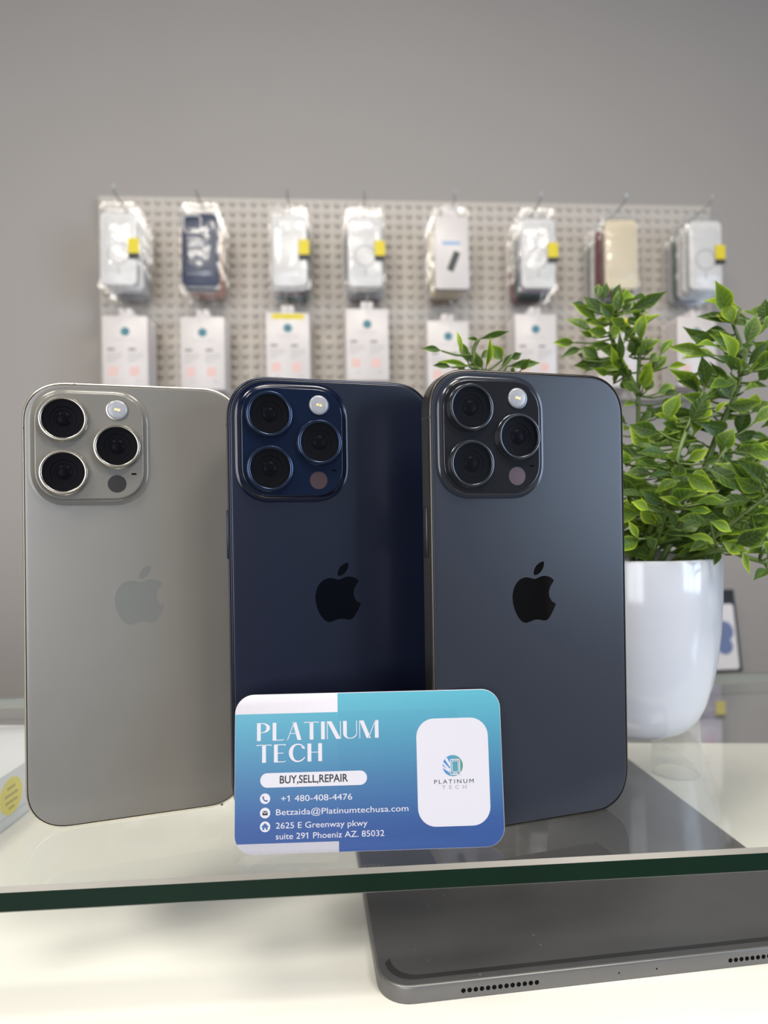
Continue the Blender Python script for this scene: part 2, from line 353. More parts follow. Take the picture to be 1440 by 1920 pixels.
def phone(label, x, y, yaw, lean, C):
    yw, ln = R(yaw), R(lean)
    r = Vector((math.cos(yw), math.sin(yw), 0))
    p = Vector((x, y, 0))+r*HX
    t = empty('smartphone', (p.x*MM, p.y*MM, ZG)); t.rotation_euler = (-ln, 0, yw)
    if ln < 0: t.location.z += math.sin(-ln)*0.00825
    tag(t, label, 'phone', 'phones standing on the glass shelf')
    def mk(part, rough, metal=0.0, spec=.5, bump=0):
        c = C[part]; m = mat(C['name']+'_'+part, (*c, 1), rough, metal, spec)
        k = lambda f: (c[0]*f, c[1]*f, c[2]*f, 1)
        return noise_mix(m, k(.94), k(1.06), 70)
    fr = mk('frame', .32, .85); bk = mk('back', C.get('rough', .38), 0, C.get('spec', .5)); pl = mk('plate', .08); rg = mk('ring', .22, .8); lg = mk('logo', .04, 0, .6); fl = mk('back', .16)
    ld = mat(C['name']+'_lidar', (*C['lidar'], 1), .25); bd = mat(C['name']+'_band', (*[v*.5 for v in C['frame']], 1), .5)
    fo = obj('frame', ME['frame'].copy(), fr, t)
    for b in ME['bands']: obj('antenna_band', b.copy(), bd, fo)
    obj('gasket', ME['gasket'], m_black, t)
    g = obj('back_glass', ME['back'].copy(), bk, t); obj('logo', ME['logo'].copy(), lg, g)
    obj('screen', ME['screen'], m_screen, t); obj('side_button', ME['button'].copy(), fr, t)
    pm_ = obj('camera_plateau', ME['plateau'].copy(), fl, t); obj('plateau_glass', ME['plateau_top'].copy(), pl, pm_)
    for a, d in LENS:
        q = obj('camera_lens', ME['ring'].copy(), rg, t); q.location = (lx(a)*MM, 0, lz(d)*MM)
        for nm, k, mm in (('lens_barrel', 'barrel', m_barrel), ('lens_element', 'element', m_elem), ('lens_cover', 'lensglass', m_cover)):
            obj(nm, ME[k], mm, q)
    q = obj('flash', ME['flash'], m_flash, t); q.location = (lx(32.1)*MM, 0, lz(10)*MM)
    obj('flash_led', ME['flash_led'], m_led, q); obj('flash_rim', ME['flash_rim'].copy(), rg, q)
    q = obj('lidar_sensor', ME['lidar'].copy(), ld, t); q.location = (lx(31.7)*MM, 0, lz(37.1)*MM)
    q = obj('microphone', ME['mic'], m_black, t); q.location = (lx(37.5)*MM, 0, lz(33.5)*MM)
    return t
def lin(*c): return srgb(*c)[:3]
phone('light grey smartphone seen from behind, left of the three', -127.53, 224.59, 16.72, 1.2,
      dict(name='natural_titanium', frame=lin(205, 198, 185), back=lin(112, 109, 103), plate=lin(116, 113, 107), ring=lin(170, 164, 152), logo=lin(110, 111, 108), lidar=lin(42, 40, 40), rough=.31, spec=.85))
phone('navy blue smartphone seen from behind, between the grey and the black one', -54.19, 223.69, 17.6, 0.0,
      dict(name='blue_titanium', frame=lin(46, 50, 64), back=lin(6, 14, 36), plate=lin(16, 26, 46), ring=lin(52, 64, 88), logo=lin(3, 5, 12), lidar=lin(68, 54, 58), rough=.31, spec=.9))
phone('black smartphone seen from behind, beside the potted plant', 15.56, 216.45, 16.03, 0.0,
      dict(name='black_titanium', frame=lin(78, 75, 72), back=lin(40, 43, 52), plate=lin(30, 31, 35), ring=lin(74, 76, 80), logo=lin(12, 12, 13), lidar=lin(76, 60, 66), rough=.34, spec=.5))
# ------------------------------------------------------------------ business card
card = empty('business_card', (-50.5*MM, 208.5*MM, ZG)); card.rotation_euler = (-R(6.55), 0, R(2.0))
tag(card, 'blue and teal business card with white lettering leaning on the phones', 'business card')
m_card = mat('card_stock', srgb(196, 193, 201), 0.55)
noise_mix(m_card, srgb(192, 189, 197), srgb(200, 197, 205), 900)
m_print = mat('gradient_print', (1, 1, 1, 1), 0.45); nt = m_print.node_tree
tc = nt.nodes.new('ShaderNodeTexCoord'); sx = nt.nodes.new('ShaderNodeSeparateXYZ'); mr = nt.nodes.new('ShaderNodeMapRange'); cr = nt.nodes.new('ShaderNodeValToRGB')
mr.inputs['From Min'].default_value = 0; mr.inputs['From Max'].default_value = .0508
nt.links.new(tc.outputs['Object'], sx.inputs[0]); nt.links.new(sx.outputs['Z'], mr.inputs['Value']); nt.links.new(mr.outputs[0], cr.inputs[0]); nt.links.new(cr.outputs[0], nt.nodes['Principled BSDF'].inputs['Base Color'])
els = cr.color_ramp.elements; els[0].position = 0; els[0].color = srgb(39, 70, 128); els[1].position = 1; els[1].color = srgb(81, 161, 178)
for ps, c in ((.18, (42, 76, 133)), (.45, (57, 106, 146)), (.72, (68, 135, 161))):
    e_ = els.new(ps); e_.color = srgb(*c)
m_print2 = m_print.copy(); m_print2.name = 'gradient_print_soft'
for e_ in m_print2.node_tree.nodes['Color Ramp'].color_ramp.elements: e_.color = (e_.color[0]*.93, e_.color[1]*.95, e_.color[2]*.97, 1)
CW, CH = 88.9, 50.8
obj('card_body', mesh('card_body', *loft(rloops(0, 0, CW, CH, 6.2, [(0.06, 0), (0, .05), (0, .38), (.06, .43)], 8))), m_card, card)
def clip_rr(x0, z0, x1, z1):      # part of the card's rounded outline inside a rectangle
    P = [(a, b) for a, b in rrect(.12, .12, CW-.12, CH-.12, 6.1, 10)]
    def cut(P, f):
        out = []
        for i in range(len(P)):
            a, b = P[i], P[(i+1) % len(P)]; fa, fb = f(a), f(b)
            if fa >= 0: out.append(a)
            if (fa > 0 > fb) or (fa < 0 < fb):
                t = fa/(fa-fb); out.append((a[0]+(b[0]-a[0])*t, a[1]+(b[1]-a[1])*t))
        return out
    for f in (lambda p: p[0]-x0, lambda p: x1-p[0], lambda p: p[1]-z0, lambda p: z1-p[1]): P = cut(P, f)
    return P
def cardprint(name, vf, m): return obj(name, mesh(name, *vf, smooth=False), m, card)
cardprint('gradient_field', join(flat(clip_rr(0, 3.4, 34.1, 44.55), -.03), flat(clip_rr(34.1, 0, CW, CH), -.03)), m_print)
cardprint('darker_field', flat([(34.2, 3.9), (74.3, 3.9), (74.3, 44.7), (34.2, 44.7)], -.035), m_print2)
m_white = mat('white_ink', srgb(200, 197, 204), 0.5); m_ink = mat('black_ink', srgb(38, 36, 42), 0.5); m_gink = mat('pale_grey_ink', srgb(142, 140, 146), 0.5)
cardprint('white_panel', flat(rrect(60.3, 6.9, 84.4, 41.6, 6.0, 8), -.06), m_white)
cardprint('slogan_pill', flat(rrect(8.4, 20.9, 43.6, 25.5, 2.29, 8), -.06), m_white)
# display lettering: thick stems with hairlines, drawn in a 10 x 10 box per letter
def seg(x0, y0, x1, y1, w):       # sloped stroke of horizontal width w
    return [(x0, y0), (x0+w, y0), (x1+w, y1), (x1, y1)]
def arc(cx, cy, rx, ry, a0, a1, w0, w1, n=14):
    """crescent stroke, thick w0 at the ends of the sweep to w1 in its middle"""
    o_, i_ = [], []
    for k in range(n+1):
        t = k/n; a = R(a0+(a1-a0)*t); w_ = w0+(w1-w0)*math.sin(math.pi*t)
        o_.append((cx+rx*math.cos(a), cy+ry*math.sin(a))); i_.append((cx+(rx-w_)*math.cos(a), cy+(ry-w_*.35-.25)*math.sin(a)))
    return [[o_[k], o_[k+1], i_[k+1], i_[k]] for k in range(n)]
def serifbar(x0, x1, y, up):      # thin bar with flared ends
    return [(x0, y-(.9 if up else 0)), (x0+.9, y-(.45 if up else 0)), (x1-.9, y-(.45 if up else 0)), (x1, y-(.9 if up else 0)), (x1, y), (x0, y)]
GLYPH = {
 'P': (7.2, [seg(0, 0, 0, 10, 2)]+arc(2.6, 7.2, 4.4, 2.8, -90, 90, .45, 2.0)+[[(1.8, 9.55), (2.7, 9.55), (2.7, 10), (1.8, 10)], [(1.8, 4.4), (2.7, 4.4), (2.7, 4.85), (1.8, 4.85)]]),
 'L': (6.6, [seg(0, 0, 0, 10, 2), [(2, 0), (5.4, 0), (6.4, .9), (6.0, .75), (5.2, .45), (2, .45)]]),
 'A': (8.0, [seg(0, 0, 3.6, 10, .4), seg(5.6, 0, 2.9, 10, 2.1), [(1.6, 3.6), (5, 3.6), (4.9, 4.0), (1.75, 4.0)]]),
 'T': (8.0, [seg(3, 0, 3, 9.8, 2), [(0, 9.1), (.5, 9.5), (1.4, 9.55), (6.6, 9.55), (7.5, 9.5), (8, 9.1), (7.8, 10), (.2, 10)]]),
 'I': (2.0, [seg(0, 0, 0, 10, 2)]),
 'N': (7.6, [seg(0, 0, 0, 10, .4), seg(5.0, 0, .1, 10, 2.4), seg(7.1, 0, 7.1, 10, .4)]),
 'U': (7.6, [seg(0, 2.8, 0, 10, 2), seg(7.1, 3, 7.1, 10, .4)]+[[(3.75+a[0], 2.9+a[1]) for a in q] for q in
        [[(-3.75*math.cos(R(t)), -3.0*math.sin(R(t))), (-3.75*math.cos(R(t+15)), -3.0*math.sin(R(t+15))), ((-3.75+2.0-1.65*(t+15)/180)*math.cos(R(t+15)), -2.55*math.sin(R(t+15))), ((-3.75+2.0-1.65*t/180)*math.cos(R(t)), -2.55*math.sin(R(t)))] for t in range(0, 180, 15)]]),
 'M': (10.4, [seg(0, 0, 0, 10, .4), seg(3.9, 0, .1, 10, 2.3), seg(4.6, 0, 8.7, 10, .4), seg(8.4, 0, 8.4, 10, 2)]),
 'E': (6.6, [seg(0, 0, 0, 10, 2), [(2, 9.55), (5.2, 9.55), (6.0, 9.1), (6.1, 10), (2, 10)], [(2, 4.9), (5, 4.9), (5, 5.3), (2, 5.3)], [(2, 0), (5.4, 0), (6.5, .9), (6.1, .75), (5.2, .45), (2, .45)]]),
 'C': (8.6, arc(4.6, 5, 4.6, 5.15, 35, 330, .5, 2.1, 22)+[[(6.9, 8.4), (8.5, 7.6), (8.4, 7.1), (7.2, 7.4), (6.4, 8.0)]]),
 'H': (7.6, [seg(0, 0, 0, 10, 2), seg(5.6, 0, 5.6, 10, 2), [(2, 4.9), (5.6, 4.9), (5.6, 5.3), (2, 5.3)]]),
}
def lettering(s, x, z, width, h, y, gap=1.15):
    tot = sum(GLYPH[c][0] for c in s)+gap*(len(s)-1); k = width/tot; kz = h/10; vs = []; p = 0
    for c in s:
        for q in GLYPH[c][1]: vs.append(flat([(x+(p+a)*k, z+b*kz) for a, b in q], y))
        p += GLYPH[c][0]+gap
    return join(*vs)
cardprint('name_lettering', lettering('PLATINUM', 7.3, 35.85, 40.4, 5.75, -.06), m_white)
cardprint('name_lettering', lettering('TECH', 7.1, 28.85, 21.7, 5.75, -.06), m_white)
obj('slogan_text', text_mesh('BUY,SELL,REPAIR', 14.8, 22.15, 22.5, 2.45, -.09, bold=.017), m_ink, card)
obj('phone_number', text_mesh('+1 480-408-4476', 15.2, 16.35, 23.4, 1.95, -.06), m_white, card)
obj('digit_flags', digit_one_flags('+1 480-408-4476', 15.2, 16.35, 23.4, 1.95, -.065), m_white, card)
obj('digit_flags', digit_one_flags('suite 291 Phoeniz AZ. 85032', 13.5, 4.6, 35.5, 1.9, -.065), m_white, card)
obj('mail_address', text_mesh('Betzaida@Platinumtechusa.com', 13.6, 12.15, 43.5, 1.9, -.06), m_white, card)
obj('street_address', text_mesh('2625 E Greenway pkwy', 13.5, 7.95, 30.0, 1.9, -.06), m_white, card)
obj('street_address', text_mesh('suite 291 Phoeniz AZ. 85032', 13.5, 4.6, 35.5, 1.9, -.06), m_white, card)
m_iconblue = mat('icon_blue_ink', srgb(54, 92, 140), .5)
for d, kind in ((17.45, 'phone_icon'), (12.95, 'mail_icon'), (8.65, 'house_icon')):
    ic = cardprint(kind, flat(disc_pts(10.0, d, 1.68), -.06), m_white)
    q = {'phone_icon': [[(9.2, d+.75), (9.5, d+.85), (9.75, d+.35), (9.55, d+.1), (9.95, d-.35), (10.25, d-.5), (10.5, d-.35), (10.9, d-.6), (10.7, d-.95), (10.3, d-1.0), (9.7, d-.7), (9.25, d-.1), (9.05, d+.45)]],
         'mail_icon': [[(9.15, d-.7), (10.85, d-.7), (10.85, d+.35), (10.0, d-.2), (9.15, d+.35)], [(9.15, d+.65), (10.0, d+.1), (10.85, d+.65)]],
         'house_icon': [[(8.75, d), (10, d+1.2), (11.25, d), (11.0, d-.15), (10.85, d), (10.85, d-.95), (10.25, d-.95), (10.25, d-.35), (9.75, d-.35), (9.75, d-.95), (9.15, d-.95), (9.15, d), (9.0, d-.15)]]}[kind]
    obj('icon_mark', mesh('icon_mark', *join(*[flat(a, -.09) for a in q]), smooth=False), m_iconblue if kind != 'mail_icon' else m_ink, ic)
# round emblem
m_emb = mat('emblem_print', (1, 1, 1, 1), .5); nt = m_emb.node_tree
tc = nt.nodes.new('ShaderNodeTexCoord'); sx = nt.nodes.new('ShaderNodeSeparateXYZ'); mr = nt.nodes.new('ShaderNodeMapRange'); cr = nt.nodes.new('ShaderNodeValToRGB')
mr.inputs['From Min'].default_value = .0688; mr.inputs['From Max'].default_value = .0757
nt.links.new(tc.outputs['Object'], sx.inputs[0]); nt.links.new(sx.outputs['X'], mr.inputs['Value']); nt.links.new(mr.outputs[0], cr.inputs[0]); nt.links.new(cr.outputs[0], nt.nodes['Principled BSDF'].inputs['Base Color'])
els = cr.color_ramp.elements; els[0].color = srgb(66, 112, 190); els[1].color = srgb(78, 130, 112); e_ = els.new(.5); e_.color = srgb(72, 138, 160)
emb = cardprint('emblem', flat(disc_pts(72.25, 26.2, 3.4, 36), -.09), m_emb)
EM = [[(69.6, 28.4), (70.35, 28.9), (71.5, 26.6), (71.5, 25.4)], [(68.75, 26.9), (69.0, 27.6), (71.5, 24.9), (71.5, 23.9)], [(68.75, 25.6), (68.75, 26.3), (71.6, 24.2), (71.6, 23.7)]]
def ringq(x0, z0, x1, z1, w_): return [[(x0, z0), (x1, z0), (x1, z0+w_), (x0, z0+w_)], [(x0, z1-w_), (x1, z1-w_), (x1, z1), (x0, z1)], [(x0, z0), (x0+w_, z0), (x0+w_, z1), (x0, z1)], [(x1-w_, z0), (x1, z0), (x1, z1), (x1-w_, z1)]]
EM = EM+ringq(71.35, 23.2, 74.7, 28.3, .28)+ringq(71.9, 24.1, 74.2, 27.8, .22)+[[(72.2, 23.6), (73.8, 23.6), (73.8, 23.85), (72.2, 23.85)]]
obj('emblem_lines', mesh('emblem_lines', *join(*[flat(q, -.12) for q in EM]), smooth=False), m_white, emb)
obj('emblem_text', text_mesh('PLATINUM', 65.9, 20.5, 13.2, 1.3, -.09, bold=0, spacing=1.35), m_ink, emb)
obj('emblem_text', text_mesh('TECH', 68.5, 18.75, 8.1, 1.15, -.09, spacing=2.0), m_gink, emb)
# ------------------------------------------------------------------ tablet on the counter
TL_, TD, TT = 178.5, 247.6, 5.9
tab = empty('tablet', (-3.69*MM, 211.2*MM, ZG+ZC*MM), R(7.31)); tag(tab, 'dark grey tablet computer lying face down on the white counter', 'tablet')
m_tab = noise_mix(mat('space_grey_aluminium', srgb(112, 111, 111), .38, .6), srgb(108, 107, 107), srgb(117, 116, 116), 60)
m_tabback = noise_mix(mat('space_grey_back', srgb(84, 84, 86), .42, .45), srgb(78, 78, 80), srgb(90, 90, 92), 45)
nt = m_tabback.node_tree; b_ = nt.nodes['Principled BSDF']; src = b_.inputs['Base Color'].links[0].from_socket
vo = nt.nodes.new('ShaderNodeTexVoronoi'); vo.inputs['Scale'].default_value = 160; tc = nt.nodes.new('ShaderNodeTexCoord'); nt.links.new(tc.outputs['Object'], vo.inputs['Vector'])
ns = nt.nodes.new('ShaderNodeTexNoise'); ns.inputs['Scale'].default_value = 55; nt.links.new(tc.outputs['Object'], ns.inputs['Vector'])
cp = nt.nodes.new('ShaderNodeMapRange'); cp.inputs['From Min'].default_value = .10; cp.inputs['From Max'].default_value = .03; nt.links.new(vo.outputs['Distance'], cp.inputs['Value'])
c2_ = nt.nodes.new('ShaderNodeMapRange'); c2_.inputs['From Min'].default_value = .52; c2_.inputs['From Max'].default_value = .75; nt.links.new(ns.outputs['Fac'], c2_.inputs['Value'])
ml = nt.nodes.new('ShaderNodeMath'); ml.operation = 'MULTIPLY'; nt.links.new(cp.outputs[0], ml.inputs[0]); nt.links.new(c2_.outputs[0], ml.inputs[1])
mxd = nt.nodes.new('ShaderNodeMix'); mxd.data_type = 'RGBA'; nt.links.new(ml.outputs[0], mxd.inputs['Factor']); nt.links.new(src, mxd.inputs['A']); mxd.inputs['B'].default_value = srgb(190, 190, 186); nt.links.new(mxd.outputs['Result'], b_.inputs['Base Color'])
m_tabline = mat('antenna_plastic', srgb(34, 34, 36), .5)
m_dust = mat('dust', srgb(190, 190, 188), .8)
tp = [(.35, .0), (.1, .2), (0, .6), (0, 5.1), (.12, 5.55), (.4, 5.82), (.85, 5.9)]
def zl(prof, c0, c1): return loft([[(a, b, z) for a, b in rrect(ins, ins, TL_-ins, TD-ins, 11.5-ins, 10, 2.1)] for ins, z in prof], c0, c1)
bd = obj('body', mesh('body', *zl(tp, True, False), angle=50), m_tab, tab)
obj('back_panel', mesh('back_panel', *zl([(.85, 5.9), (1.5, 5.905)], False, True)), m_tabback, tab)
P = rrect(3.2, 3.2, TL_-3.2, TD-3.2, 9.5, 10, 2.1)
line = [p for p in P if p[1] < 3.3+9.6]                      # around the near end only
line.sort(key=lambda p: math.atan2(p[1]-30, p[0]-TL_/2))
inner = [(p[0]+(TL_/2-p[0])*.022 if abs(p[0]-TL_/2) > 70 else p[0], p[1]+2.0) for p in line]
V = [(a, b, 5.925) for a, b in line]+[(a, b, 5.925) for a, b in inner]; n = len(line)
obj('antenna_line', mesh('antenna_line', V, [(i, i+1, n+i+1, n+i) for i in range(n-1)], smooth=False), m_tabline, tab)
hm = mesh('speaker_hole', *join(lathe([(.78, 0), (.78, -.06), (.7, -.06)], 16, cap0=False, cap1=True)))
sm = mesh('microphone_hole', *join(lathe([(.3, 0), (.3, -.05), (.26, -.05)], 12, cap0=False, cap1=True)))
for i in range(13):
    for x in (28.0+i*25.6/12, TL_-28.0-i*25.6/12):
        o = obj('speaker_hole', hm, m_black, bd); o.location = (x*MM, 0.00002, 2.75*MM)
for x in (83.2, 97.1):
    o = obj('microphone_hole', sm, m_black, bd); o.location = (x*MM, 0.00002, 2.75*MM)
# ------------------------------------------------------------------ white phone box under the shelf, left
m_box = noise_mix(mat('white_box_card', srgb(226, 228, 234), .45), srgb(222, 225, 231), srgb(230, 232, 238), 25)
m_yel = noise_mix(mat('yellow_sticker', srgb(236, 220, 70), .5), srgb(228, 210, 60), srgb(242, 228, 84), 120)
m_yink = mat('sticker_ink', srgb(176, 160, 60), .6)
pb = empty('phone_box', (-248*MM, 330*MM, ZG+ZC*MM), R(-3)); tag(pb, 'flat white cardboard box with a round yellow sticker, left of the phones', 'box')
obj('box_base', mesh('box_base', *box(-46.5, -86, 0, 46.5, 86, 6, .6)), m_box, pb)
obj('box_lid', mesh('box_lid', *box(-47, -86.5, 6.2, 47, 86.5, 29, .7)), m_box, pb)
sv, sf = lathe([(9.6, 0), (9.6, .15), (.02, .16)], 32, cap0=False, cap1=True)
st = obj('price_sticker', mesh('price_sticker', [(47.0+y_, x_+13, z_+16) for x_, y_, z_ in sv], sf), m_yel, pb)
obj('sticker_mark', mesh('sticker_mark', *join(*[([(47.2, 13+a, 16+b) for a, b in ((-w2, z_-.7), (w2, z_-.7), (w2, z_+.7), (-w2, z_+.7))], [(0, 1, 2, 3)]) for z_, w2 in ((4.5, 3.5), (.8, 5.5), (-2.8, 5), (-6, 2.5))]), smooth=False), m_yink, st)
# ------------------------------------------------------------------ pegboard
m_peg = noise_mix(mat('putty_plastic', srgb(196, 189, 180), .5), srgb(193, 186, 177), srgb(199, 192, 184), 10)
BT = ZG*1000+CAM_H*1000+781; BB = BT-500
A = at_wall(185, 372, D_BOARD); B = at_wall(1331, 385, D_BOARD)
bw = (B-A).length*1000
NC = 60; NR = 20; pitch = bw/NC; NRp = 500/NR
board = empty('pegboard', (A.x, A.y, BB*MM), YAW); tag(board, 'putty coloured pegboard with rows of round studs on the grey wall', 'pegboard')
V = []; Fc = []; hr = pitch*.31
DOME = ((1.0, 0), (.96, -2.8), (.8, -5.0), (.42, -6.2))
for i in range(NC):
    for j in range(NR):
        cx, cz = (i+.5)*pitch, (j+.5)*NRp; b = len(V)
        a12 = [2*math.pi*(k+.5)/12 for k in range(12)]
        for a in a12:
            c, s_ = math.cos(a), math.sin(a); m_ = max(abs(c), abs(s_)); V.append((cx+c/m_*pitch/2, 0, cz+s_/m_*NRp/2))
        for f_, y_ in DOME: V += [(cx+hr*f_*math.cos(a), y_, cz+hr*f_*math.sin(a)) for a in a12]
        b2 = len(V); V += [(cx+sx_*pitch/2, 0, cz+sz_*NRp/2) for sx_, sz_ in ((1, 1), (-1, 1), (-1, -1), (1, -1))]
        for lv in range(4):
            for k in range(12):
                k2 = (k+1) % 12; q = b+lv*12; Fc.append((q+k, q+12+k, q+12+k2, q+k2))
        Fc.append(tuple(b+48+k for k in reversed(range(12))))
        for q, k in enumerate((1, 4, 7, 10)): Fc.append((b+k, b+(k+1) % 12, b2+q))
HB = NR*NRp
me = bpy.data.meshes.new('studded_face'); me.from_pydata([(x*MM, y*MM, z*MM) for x, y, z in V], [], Fc)
bm = bmesh.new(); bm.from_mesh(me); bmesh.ops.remove_doubles(bm, verts=bm.verts, dist=1e-5)
for f in bm.faces: f.smooth = True
bmesh.ops.recalc_face_normals(bm, faces=bm.faces); bm.to_mesh(me); bm.free(); me.set_sharp_from_angle(angle=R(50))
obj('studded_face', me, m_peg, board)
rim = [box(0, .2, 0, 3, 23, HB), box(bw-3, .2, 0, bw, 23, HB), box(3, .2, 0, bw-3, 23, 3), box(3, .2, HB-3, bw-3, 23, HB)]
obj('board_rim', mesh('board_rim', *join(*rim), smooth=False), m_peg, board)
# ------------------------------------------------------------------ hooks and what hangs on them
m_wire = mat('zinc_wire', srgb(190, 192, 192), .35, .7)
m_bag = clear_sheet('clear_bag_film', (.97, .97, .97, 1), .045, .16, .03, (.95, .95, .97, 1), bump=.35, bscale=45)
m_lab = noise_mix(mat('yellow_label', srgb(226, 205, 30), .5), srgb(218, 196, 24), srgb(232, 213, 44), 60)
m_labk = mat('black_label', srgb(40, 40, 42), .5)
def case_mat(name, c, rough=.45):
    k = lambda f: srgb(*[min(255, v*f) for v in c]); return noise_mix(mat(name+'_case', srgb(*c), rough), k(.97), k(1.03), 40)
CM = dict(white=case_mat('white', (222, 220, 218), .3), navy=case_mat('navy', (52, 62, 86)), green=case_mat('green', (60, 92, 78)), maroon=case_mat('maroon', (112, 44, 46)),
          beige=case_mat('beige', (222, 208, 180)), grey=case_mat('grey', (176, 175, 176)), black=case_mat('black', (38, 40, 42)), orange=case_mat('orange', (188, 112, 70)), purple=case_mat('purple', (168, 156, 176)), brown=case_mat('brown', (150, 122, 96)))
HOOKL = 160
hookm = mesh('wire', *join(tube([(0, HOOKL, 0), (0, 60, 0), (0, 16, 1), (0, 6, 5), (0, 2, 12), (0, 1, 18)], 1.9, 8)))
hookp = mesh('back_plate', *join(box(-8, HOOKL-3, -14, 8, HOOKL, 14, 1)))
NRM = Vector((-math.sin(YAW), math.cos(YAW), 0))
def hook(px, zc, d, label, L=HOOKL, front=1478, py=400):
    p = at_wall(px, py, front)+NRM*((d-L-front)*math.cos(YAW)*MM); t = empty('peg_hook', (p.x, p.y, zc*MM), YAW)
    # the rod runs straight back from the tip to the board
    tag(t, label, 'hook', 'wire hooks on the pegboard')
    obj('wire', hookm, m_wire, t); obj('back_plate', hookp, m_wire, t)
    return t
cb = mesh('case_body', *loft(rloops(-39.5, -163, 39.5, 0, 12, [(1.6, 10), (.3, 9.2), (0, 7.5), (0, 2), (.4, .6), (1.4, 0)], 5)))
cam_f = mesh('camera_frame', *loft(rloops(-36.5, -44, 4, -3.5, 10, [(0, .1), (.2, -1), (1.8, -1), (2, .0), (2.4, .05)], 5), False, True))
ringm = mesh('magnet_ring', *join(lathe([(25, -.05), (25, -.35), (22, -.35), (22, -.05)], 32, cx=0, cz=-92, cap0=False, cap1=False), box(-1.6, -.3, -138, 1.6, -.05, -121)))
def bagmesh(seed):
    rnd = random.Random(seed); nx, nz = 10, 18; V = []; Fc = []
    for s in (-1, 1):
        for j in range(nz+1):
            for i in range(nx+1):
                u, v = i/nx, j/nz; x = -47+94*u; z = 26-195*v
                edge = min(1, 6*min(u, 1-u))*min(1, 5*min(max(v-.06, 0), 1-v)); 
                y = 5+s*(.8+6.0*edge)+rnd.uniform(-.9, .9)*(edge*.7+.3)
                if v < .12: x *= .8+1.6*v
                V.append((x+rnd.uniform(-.8, .8), y, z))
    m_ = (nx+1)*(nz+1)
    for s in (0, 1):
        for j in range(nz):
            for i in range(nx):
                a = s*m_+j*(nx+1)+i; Fc.append((a, a+1, a+nx+2, a+nx+1))
    return mesh('clear_bag', V, Fc, angle=180)
bags = [bagmesh(s) for s in (1, 2, 3)]
labm = mesh('price_label', *join(box(22, -3.9, -92, 46, -3.5, -58)))
labk = mesh('label_footer', *join(box(22, -4.0, -103, 46, -3.55, -92.2)))
m_camwhite = mat('camera_insert', srgb(228, 226, 220), .25)
PKROT = random.Random(5)
def package(px, d, ztop, colour, label, group, lab=False, ring=False, yaw=0, roll=0, full=True, front=None):
    p = at_wall(px, 400, front or d)+NRM*((d-(front or d))*math.cos(YAW)*MM); t = empty('phone_case_package', (p.x, p.y, ztop*MM))
    t.rotation_euler = (0, roll, YAW+yaw); tag(t, label, 'package', group)
    b = obj('phone_case', cb.copy(), CM[colour], t)
    if full:
        c = obj('camera_frame', cam_f.copy(), CM[colour] if colour not in ('navy', 'white') else (m_camwhite if colour == 'navy' else CM['white']), b)
    if ring: obj('magnet_ring', ringm.copy(), CM['grey'], b)
    obj('clear_bag', bags[PKROT.randrange(3)], m_bag, t)
    if lab:
        l = obj('price_label', labm, m_lab, t); obj('label_footer', labk, m_labk, l)
    return t
UPZ = ZG*1000+CAM_H*1000
HZ1 = UPZ+712
ROW = [ # px, front colour, colours behind (front to back), label tag, ring, words
 (222, 'white', ['white', 'grey', 'grey', 'grey'], True, True, 'first top hook'),
 (374, 'navy', ['navy', 'orange', 'orange', 'brown'], False, False, 'second top hook'),
 (541, 'white', ['white', 'maroon', 'green', 'green'], True, False, 'third top hook'),
 (683, 'white', ['white', 'grey', 'grey', 'maroon'], True, True, 'fourth top hook'),
 (1008, 'white', ['purple', 'green', 'black', 'maroon'], True, True, 'sixth top hook'),
 (1164, 'beige', ['maroon', 'maroon', 'white', 'green'], False, False, 'seventh top hook'),
 (1322, 'white', ['white', 'white', 'green', 'grey'], True, True, 'eighth top hook'),
]
order = ['second', 'third', 'fourth', 'fifth', 'sixth']
DF = 1478
for ci, (px, fc, behind, lab, ring, wd) in enumerate(ROW):
    hook(px, HZ1, D_BOARD, 'zinc wire hook of the pegboard, '+wd+' from the left')
    package(px, DF, HZ1-30, fc, f'bagged {fc} phone case, front one on the {wd} from the left', 'bagged phone cases on the top hooks', lab, ring, R(PKROT.uniform(-2, 2)), R(PKROT.uniform(-1.5, 1.5)))
    sp = 104/(len(behind)+.2)
    for k, c in enumerate(behind):
        package(px+PKROT.uniform(-2, 2), DF+sp*(k+1)*.98, HZ1-30-PKROT.uniform(0, 5), c, f'bagged {c} phone case, {order[k]} from the front on the {wd} from the left', 'bagged phone cases on the top hooks', False, False, R(PKROT.uniform(-1.5, 1.5)), R(PKROT.uniform(-1.5, 1.5)), full=False, front=DF)
# the boxed adapter on the fifth hook
hook(850, HZ1, D_BOARD, 'zinc wire hook carrying the white adapter box')
m_wbox = noise_mix(mat('white_retail_box', srgb(218, 211, 208), .35), srgb(215, 208, 205), srgb(221, 214, 211), 20)
m_blue = mat('light_blue_print', srgb(150, 180, 214), .5); m_dark = mat('charcoal_print', srgb(62, 66, 68), .5)
p = at_wall(846, 400, DF); t = empty('adapter_box', (p.x, p.y, (HZ1-28)*MM)); t.rotation_euler = (0, 0, YAW); tag(t, 'white boxed adapter with a dark stick pictured, fifth hook of the top row', 'box')
obj('box_body', mesh('box_body', *box(-40, 0, -168, 40, 22, 0, 1.2)), m_wbox, t)
obj('hang_tab', mesh('hang_tab', *box(-18, 9, 0, 18, 10.5, 32, .5)), m_wbox, t)
obj('blue_stripe', mesh('blue_stripe', *flat([(-22, -66), (20, -66), (20, -58), (-22, -58)], -.15), smooth=False), m_blue, t)
ca, sa = math.cos(R(-22)), math.sin(R(-22))
